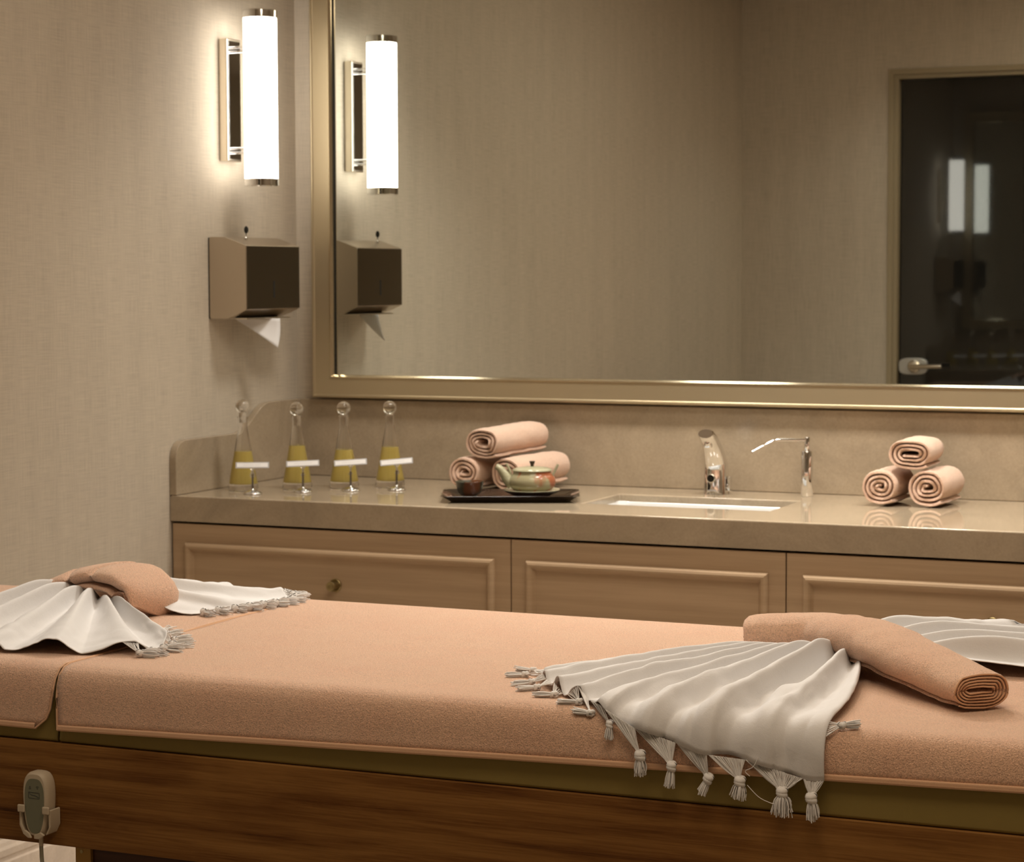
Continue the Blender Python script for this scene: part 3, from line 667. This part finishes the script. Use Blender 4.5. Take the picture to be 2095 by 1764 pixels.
def build_scarf(grids, parent):
    for gi, g in enumerate(grids):
        mb = MB(); mb.grid(g); mb.build('cloth', M['linen'], parent, smooth=True, angle=180, solid=.0011, off=0)
def tassel(parent, A, B, K, T, n=16, splay=.010, kr=.0068, seed=0, loose=0):
    """threads from hem segment A-B gather to knot K and hang to T"""
    rnd = random.Random(seed); A, B, K, T = map(Vector, (A, B, K, T)); mb = MB()
    nn_ = int(n * 1.9) if n > 18 else n
    for i in range(nn_):
        t = (i + .5) / nn_; a = A.lerp(B, t) + Vector((0, rnd.uniform(-.001, .001), 0)); dk = Vector((rnd.uniform(-1, 1), rnd.uniform(-1, 1), rnd.uniform(-1, 1))) * kr * .35
        mid = a.lerp(K, .5) + Vector((rnd.uniform(-1, 1), rnd.uniform(-.6, .6), rnd.uniform(-1, 1))) * .0014
        mid2 = a.lerp(K, .8) + (K - a.lerp(K, .8)) * .2
        mb.tube([tuple(q) for q in cr([a, mid, mid2, K + dk], 6)], .00055 if n > 10 else .0008, 4, cap=False)
    ax = (T - K).normalized(); ref = ax.cross(Vector((0, 1, .3))).normalized(); rf2 = ax.cross(ref)
    # knot: two crossed lumps
    for q in range(2):
        pts = [K + ax * (.0035 * (q * 2 - 1) * .7) + (ref * math.cos(a_) + rf2 * math.sin(a_)) * kr * .42 + ax * (.0014 * math.sin(a_ + q * 2)) for a_ in np.linspace(0, 2 * PI, 13)]
        mb.tube([tuple(p_) for p_ in pts], kr * .56, 8, cap=False)
    mb.lathe([(.0003, -kr * .9), (kr * .6, -kr * .5), (kr * .7, 0), (kr * .6, kr * .5), (.0003, kr * .9)], 10, tuple(K), cap=False)
    L = (T - K).length
    for i in range(n + 16):
        a_ = rnd.uniform(0, 6.28); rr = math.sqrt(rnd.random()); d0 = (ref * math.cos(a_) + rf2 * math.sin(a_)) * rr
        k1 = rnd.uniform(.75, 1.08); p0 = K + ax * .003 + d0 * kr * .45; p1 = K + ax * L * .35 * k1 + d0 * splay * .75; p2 = K + ax * L * .7 * k1 + d0 * splay * .95; p3 = K + ax * L * k1 + d0 * splay * rnd.uniform(.7, 1.2)
        mb.tube([tuple(q) for q in cr([p0, p1, p2, p3], 7)], .0008, 4, cap=False)
    return mb.build('tassel', M['thread'], parent, smooth=True, angle=180)

# right scarf, near part fanned towards the camera and hanging over the table edge
rs = thing('fringed_scarf', 'white fringed scarf fanned under the long rolled towel, tassels hanging over the table edge', 'scarf', (0, 0, 0))
yc_ = TY0 + RE
Gn = [(2.118, -2.292 - yc_), (2.150, -2.296 - yc_), (2.190, -2.300 - yc_), (2.218, -2.312 - yc_)]
Hn = [(1.828, .170), (1.846, .118), (1.905, .045), (1.962, .000), (2.005, -.026), (2.041, -.036), (2.086, -.044), (2.133, -.056), (2.176, -.0575), (2.221, -.067), (2.272, -.079), (2.296, -.0785)]
rid = [(.02, .030, .5), (.13, .036, .85), (.24, .034, .9), (.35, .034, .95), (.46, .036, 1.0), (.58, .040, 1.15), (.72, .046, 1.3), (.86, .045, .9), (.985, .035, .35)]
g1 = scarf_patch(Gn, Hn, lambda v: (lerp(-.018, .022, v), lerp(.045, .0, v)), rid, lambda v: .003 + .018 * v, .040, seed=2, blobs=[(.50, .80, .035, .09, .006), (.615, .74, .035, .07, .012), (.66, .86, .02, .08, -.008), (.755, .88, .02, .12, -.012), (.80, .70, .03, .08, .014), (.86, .78, .03, .08, -.008), (.93, .86, .04, .1, .005), (.36, .72, .03, .08, .007)])
Gf = [(2.150, -2.20 - yc_), (2.200, -2.23 - yc_), (2.255, -2.28 - yc_), (2.310, -2.33 - yc_)]
Hf = [(2.26, -1.90 - yc_), (2.42, -1.93 - yc_), (2.62, -2.00 - yc_), (2.72, -2.12 - yc_), (2.76, -2.25 - yc_)]
ridf = [(.0, .05, .6), (.2, .055, 1.0), (.42, .05, 1.0), (.62, .05, .9), (.82, .06, .9)]
g2 = scarf_patch(Gf, Hf, lambda v: (0, 0), ridf, .030, .040, nu=60, nv=160, seed=6)
g2 = [[(p_[0], min(p_[1], -1.962), p_[2] - max(0, p_[1] + 1.985) * .0) for p_ in r_] for r_ in g2]
build_scarf([g1, g2], rs)
def on(g, v, u=1.0):
    a = int(round(v * (len(g) - 1))); b_ = int(round(u * (len(g[0]) - 1))); return Vector(g[a][b_])
yk = TY0 - .016
hang = [(.465, .550, (2.0528, .7791), (2.0545, .7535), 34, .0085), (.552, .645, (2.0958, .7687), (2.0935, .7415), 36, .0070), (.648, .730, (2.1455, .7572), (2.1370, .7365), 32, .0060),
        (.733, .815, (2.1880, .7571), (2.1865, .7345), 38, .012), (.818, .948, (2.2436, .7483), (2.2440, .7185), 46, .013), (.952, 1.0, (2.2818, .7443), (2.2855, .7160), 22, .010)]
for k, (v0, v1, K, T, n, sp_) in enumerate(hang):
    tassel(rs, on(g1, v0), on(g1, v1), (K[0], yk, K[1]), (T[0], yk - .002, T[1]), n, sp_, .0082 if k in (0, 3, 4, 5) else .0072, seed=k)
# short hanging tassel and the ones lying on the towel
tassel(rs, on(g1, .40), on(g1, .46), (2.0065, TY0 - .006, .8145), (2.006, TY0 - .010, .795), 10, .006, .0055, seed=21)
lay = [(.0, .05, (1.800, .190), (1.770, .196)), (.05, .10, (1.803, .155), (1.778, .145)), (.10, .15, (1.835, .105), (1.812, .088)), (.15, .20, (1.858, .070), (1.835, .054)),
       (.21, .27, (1.900, .030), (1.872, .024)), (.29, .34, (1.950, -.002), (1.920, -.004)), (.34, .39, (1.975, -.022), (1.948, -.020))]
for k, (v0, v1, K, T) in enumerate(lay):
    tassel(rs, on(g1, v0), on(g1, v1), wrap(K[0], K[1], .0065), wrap(T[0], T[1], .005), 10, .0045, .0052, seed=40 + k)
tassel(rs, on(g1, 1.0, .86), on(g1, 1.0, .90), wrap(2.312, -.012, .008), wrap(2.333, -.006, .008), 8, .006, .0055, seed=60)
mb = MB(); mb.tube([tuple(q) for q in cr([(2.199, yk - .004, .7545), (2.215, yk - .006, .741), (2.230, yk - .006, .735), (2.236, yk - .008, .7345)], 14)], .00045, 4)
mb.tube([tuple(q) for q in cr([(2.212, yk, .790), (2.206, yk - .002, .778), (2.196, yk - .003, .772), (2.202, yk - .003, .766)], 14)], .00045, 4)
mb.build('loose_thread', M['thread'], rs)

# long rolled towel bent over the scarf
path = [(2.032, -2.268, TZ + .0350), (2.092, -2.258, TZ + .0370), (2.155, -2.262, TZ + .042), (2.215, -2.318, TZ + .049), (2.275, -2.380, TZ + .048), (2.350, -2.462, TZ + .040), (2.410, -2.522, TZ + .0325), (2.450, -2.562, TZ + .0290)]
def scl(u):
    k = min(1, .74 + math.sqrt(u) * 1.15)
    return (lerp(1.08, .95, u) * (1 + .12 * math.sin(u * PI)) * k, (1.12 - .22 * u) * (1 + .08 * math.sin(u * PI)) * k)
o = roll('rolled_bath_towel', .0325, .0155, .0049, 5.3, path, M['terry_coarse'], seed=33, flat=.86, stations=60, scale=scl, amp=.0022)
tag(o, 'long rolled peach towel bent across the white scarf at the right of the table', 'towel')
e = MB(); q = o.data.vertices; O_, I_ = spiral(.0325, .0155, .0049, 5.3, seed=33, flat=.86); nn = len(O_)
base = 59 * 2 * nn; e.tube([tuple(q[base + j].co * .5 + q[base + 2 * nn - 1 - j].co * .5) for j in range(0, nn, 1)], .0013, 6); e.build('selvedge', M['hem'], o, smooth=True)

# left scarf
ls = thing('fringed_scarf', 'white fringed cotton scarf gathered under the arched peach towel at the head end', 'scarf', (0, 0, 0))
Gn = [(.825, -2.270 - yc_), (.880, -2.285 - yc_), (.912, -2.305 - yc_), (.935, -2.32 - yc_)]
Hn = [(.69, -2.57 - yc_), (.74, -2.63 - yc_), (.82, -2.675 - yc_), (.91, -2.692 - yc_), (1.01, -2.684 - yc_), (1.12, -2.655 - yc_), (1.198, -2.60 - yc_), (1.180, -2.525 - yc_), (1.095, -2.470 - yc_)]
rid = [(.03, .04, .7), (.15, .045, 1.0), (.29, .045, 1.0), (.43, .04, .95), (.57, .05, 1.0), (.72, .045, .8), (.86, .04, .9), (.97, .04, .6)]
g3 = scarf_patch(Gn, Hn, lambda v: (0, 0), rid, lambda v: .042 * (1 - .75 * v * v), .040, seed=11)
Gf = [(.820, -2.210 - yc_), (.880, -2.215 - yc_), (.930, -2.240 - yc_), (.965, -2.285 - yc_)]
Hf = [(.70, -2.00 - yc_), (.86, -1.995 - yc_), (1.00, -1.995 - yc_), (1.10, -2.015 - yc_), (1.128, -2.075 - yc_), (1.105, -2.160 - yc_), (1.060, -2.260 - yc_)]
ridf = [(.05, .05, .8), (.22, .05, 1.0), (.40, .05, .9), (.58, .05, .8), (.8, .06, .5)]
g4 = scarf_patch(Gf, Hf, lambda v: (0, 0), ridf, .042, .032, nu=60, nv=160, seed=15)
build_scarf([g3, g4], ls)
fr = [(.70, .735, (1.205, .085), (1.232, .095)), (.735, .77, (1.212, .110), (1.236, .112)), (.77, .81, (1.212, .140), (1.240, .150)), (.81, .85, (1.205, .175), (1.233, .190)), (.85, .89, (1.185, .210), (1.205, .235)), (.90, .94, (1.150, .245), (1.165, .268)), (.95, .99, (1.125, .275), (1.125, .300))]
for k, (v0, v1, K, T) in enumerate(fr):
    tassel(ls, on(g3, v0), on(g3, v1), wrap(K[0], K[1], .0085), wrap(T[0], T[1], .006), 14, .010, .0068, seed=80 + k)
for k in range(11):
    v0 = .55 + k * .04; a_ = on(g4, v0); b_ = on(g4, min(1, v0 + .035)); m_ = (a_ + b_) / 2; c0 = Vector((.95, -2.2, m_.z)); dd = (m_ - c0); dd.z = 0; dd.normalize()
    kz = TZ + .0085; K = Vector((m_.x, m_.y, 0)) + dd * .014; T = Vector((m_.x, m_.y, 0)) + dd * .038; K.z = kz; T.z = TZ + .007
    if T.y > -2.0: T.y = -2.0
    tassel(ls, a_, b_, K, T, 12, .011, .0085, seed=100 + k)

# arched folded towel over the left scarf
def arch(name, path, w, t, mat_, yoff=0, parent=None, stations=44, seed=0, lean=0):
    C = cr(path, stations); L = len(C); rows = []
    for i, c in enumerate(C):
        tn = Vector(C[min(i + 1, L - 1)] - C[max(i - 1, 0)]).normalized(); sd_ = Vector((0, 1, 0)); sd_ = (sd_ - tn * sd_.dot(tn)).normalized(); u2 = tn.cross(sd_)
        if u2.z < 0: u2 = -u2
        if i > L * .7 and u2.x < 0: u2 = -u2
        dd = min(i, L - 1 - i); k = (.35, .75, .95)[dd] if dd < 3 else 1
        row = []
        for q in range(28):
            a = 2 * PI * q / 28; ca, sa = math.cos(a), math.sin(a); ca = math.copysign(abs(ca) ** .55, ca); sa = math.copysign(abs(sa) ** .9, sa)
            p_ = Vector(c) + sd_ * ca * w / 2 * (1 - (1 - k) * .25) + u2 * sa * t / 2 * k * (1 + .35 * math.cos(a * 2 + PI) * 0)
            p_.y += yoff; p_ += Vector(noise.noise_vector(p_ * 30 + Vector((seed, 0, 0)))) * .0022; row.append(tuple(p_))
        rows.append(row)
    mb = MB(); mb.grid(rows, closed=True); mb.add(rows[0], [tuple(range(28))]); mb.add(rows[-1], [tuple(range(28))])
    return mb.build(name, mat_, parent, smooth=True, angle=80)
at_ = thing('folded_towel', 'thick folded peach towel arched over the white scarf at the head end of the table', 'towel', (0, 0, 0))
pa = [(.42, -2.300, TZ + .016), (.54, -2.295, TZ + .016), (.66, -2.285, TZ + .017), (.75, -2.275, TZ + .024), (.81, -2.268, TZ + .044), (.865, -2.265, TZ + .064), (.915, -2.265, TZ + .071), (.965, -2.275, TZ + .063), (.998, -2.288, TZ + .040), (1.003, -2.300, TZ + .010)]
arch('outer_fold', pa, .138, .030, M['terry_coarse'], parent=at_, seed=3)
pa2 = [(p_[0] - (0.017 if p_[0] > .9 else 0), p_[1], max(TZ + .006, p_[2] - .018)) for p_ in pa[4:]]
arch('inner_fold', pa2, .130, .014, M['terry_coarse'], yoff=-.001, parent=at_, seed=9)

# ---------------------------------------------------------------- hand control with holder
PY = BY0 - .0047
hc = thing('control_holder', 'beige plastic cradle screwed to the walnut side panel, holding the hand control', 'holder', (1.1105, PY, .5800))
mb = MB()
for sgn, x0 in ((-1, -.0275), (1, .0240)):
    MB().prism([(x0, .042), (x0 + .004, .042), (x0 + .004 - sgn * .0, .018), (x0 + .004 - sgn * .006, .006), (x0 - sgn * .006, .004), (x0, .016)], 'y', -.025, -.0002).build('cradle_arm', M['plastic'], hc, bevel=.0012)
for sgn in (-1, 1):
    MB().box(*sorted((sgn * .0278, sgn * .0155)), -.0295, -.0252, .036, .0475).build('clip', M['plastic'], hc, bevel=.002, seg=3)
MB().prism([(-.019, .005), (-.010, -.001), (-.004, -.001), (-.008, .006), (-.015, .010)], 'y', -.0292, -.0252).build('clip', M['plastic'], hc, bevel=.001)
MB().prism([(.019, .005), (.010, -.0015), (.001, -.0015), (.001, .004), (.012, .009)], 'y', -.0292, -.0252).build('clip', M['plastic'], hc, bevel=.001)
hs = thing('hand_control', 'beige hand control with grey green keypad in a cradle on the walnut panel', 'remote control', (1.1105, PY, .5800))
def outl(k, z0=0.0, z1=.0965):
    o = []; n = 40
    for i in range(n):
        a = 2 * PI * i / n; c_, s_ = math.cos(a), math.sin(a); z = (z0 + z1) / 2 + (z1 - z0) / 2 * math.copysign(abs(s_) ** .8, s_)
        u = (z - z0) / (z1 - z0); w = lerp(.0190, .0240, min(1, u * 1.15)); o.append((w * math.copysign(abs(c_) ** .62, c_) * k, z))
    return o
def ringz(k, y, cz=.048, sz=None): sz = sz or k; return [(x * k, y, cz + (z - cz) * sz) for x, z in outl(1)]
rg = [ringz(.9, -.0005, sz=.96), ringz(1.0, -.006), ringz(1.0, -.018), ringz(.95, -.0225, sz=.975), ringz(.84, -.0248, sz=.93)]
mb = MB(); mb.grid(rg, closed=True); mb.add(rg[0], [tuple(range(40))]); mb.add(rg[-1], [tuple(range(40))]); mb.build('shell', M['plastic'], hs, smooth=True, angle=60)
kp = [(x * .76, -.0252, .046 + (z - .048) * .84) for x, z in outl(1)]
kpo = MB(); kpo.grid([[(x, y + .0006, z) for x, y, z in kp], kp], closed=True); kpo.add(kp, [tuple(range(40))]); kp_ = kpo.build('keypad', M['pad'], hs)
ik = MB()
def line(pts, w=.0003):
    for a, b_ in zip(pts[:-1], pts[1:]): ik.tube([(a[0], -.02525, a[1]), (b_[0], -.02525, b_[1])], w, 4)
line([(-.0088, .0715), (-.0056, .0715), (-.0072, .0755), (-.0088, .0715)]); line([(.0040, .0755), (.0076, .0755), (.0058, .0715), (.0040, .0755)])
line([(-.0098, .0665), (.0090, .0660), (.0090, .0575), (-.0098, .0580), (-.0098, .0665)], .0004)
line([(-.0082, .0645), (-.0040, .0625), (.0020, .0620), (.0050, .0610), (.0080, .0595)], .0005)
ik.build('key_symbols', M['ink'], hs)
MB().tube([tuple(q) for q in cr([(0, -.010, .003), (0, -.010, -.012), (.001, -.010, -.04), (.006, -.008, -.09), (.014, -.002, -.16), (.018, .02, -.26), (.01, .06, -.38), (-.05, .12, -.565)], 50)], .0030, 12).build('cable', M['cord'], hs, smooth=True)
MB().tube([(0, -.010, .004), (0, -.010, -.016)], [.0034, .0031], 12).build('strain_relief', M['plastic'], hs, smooth=True)
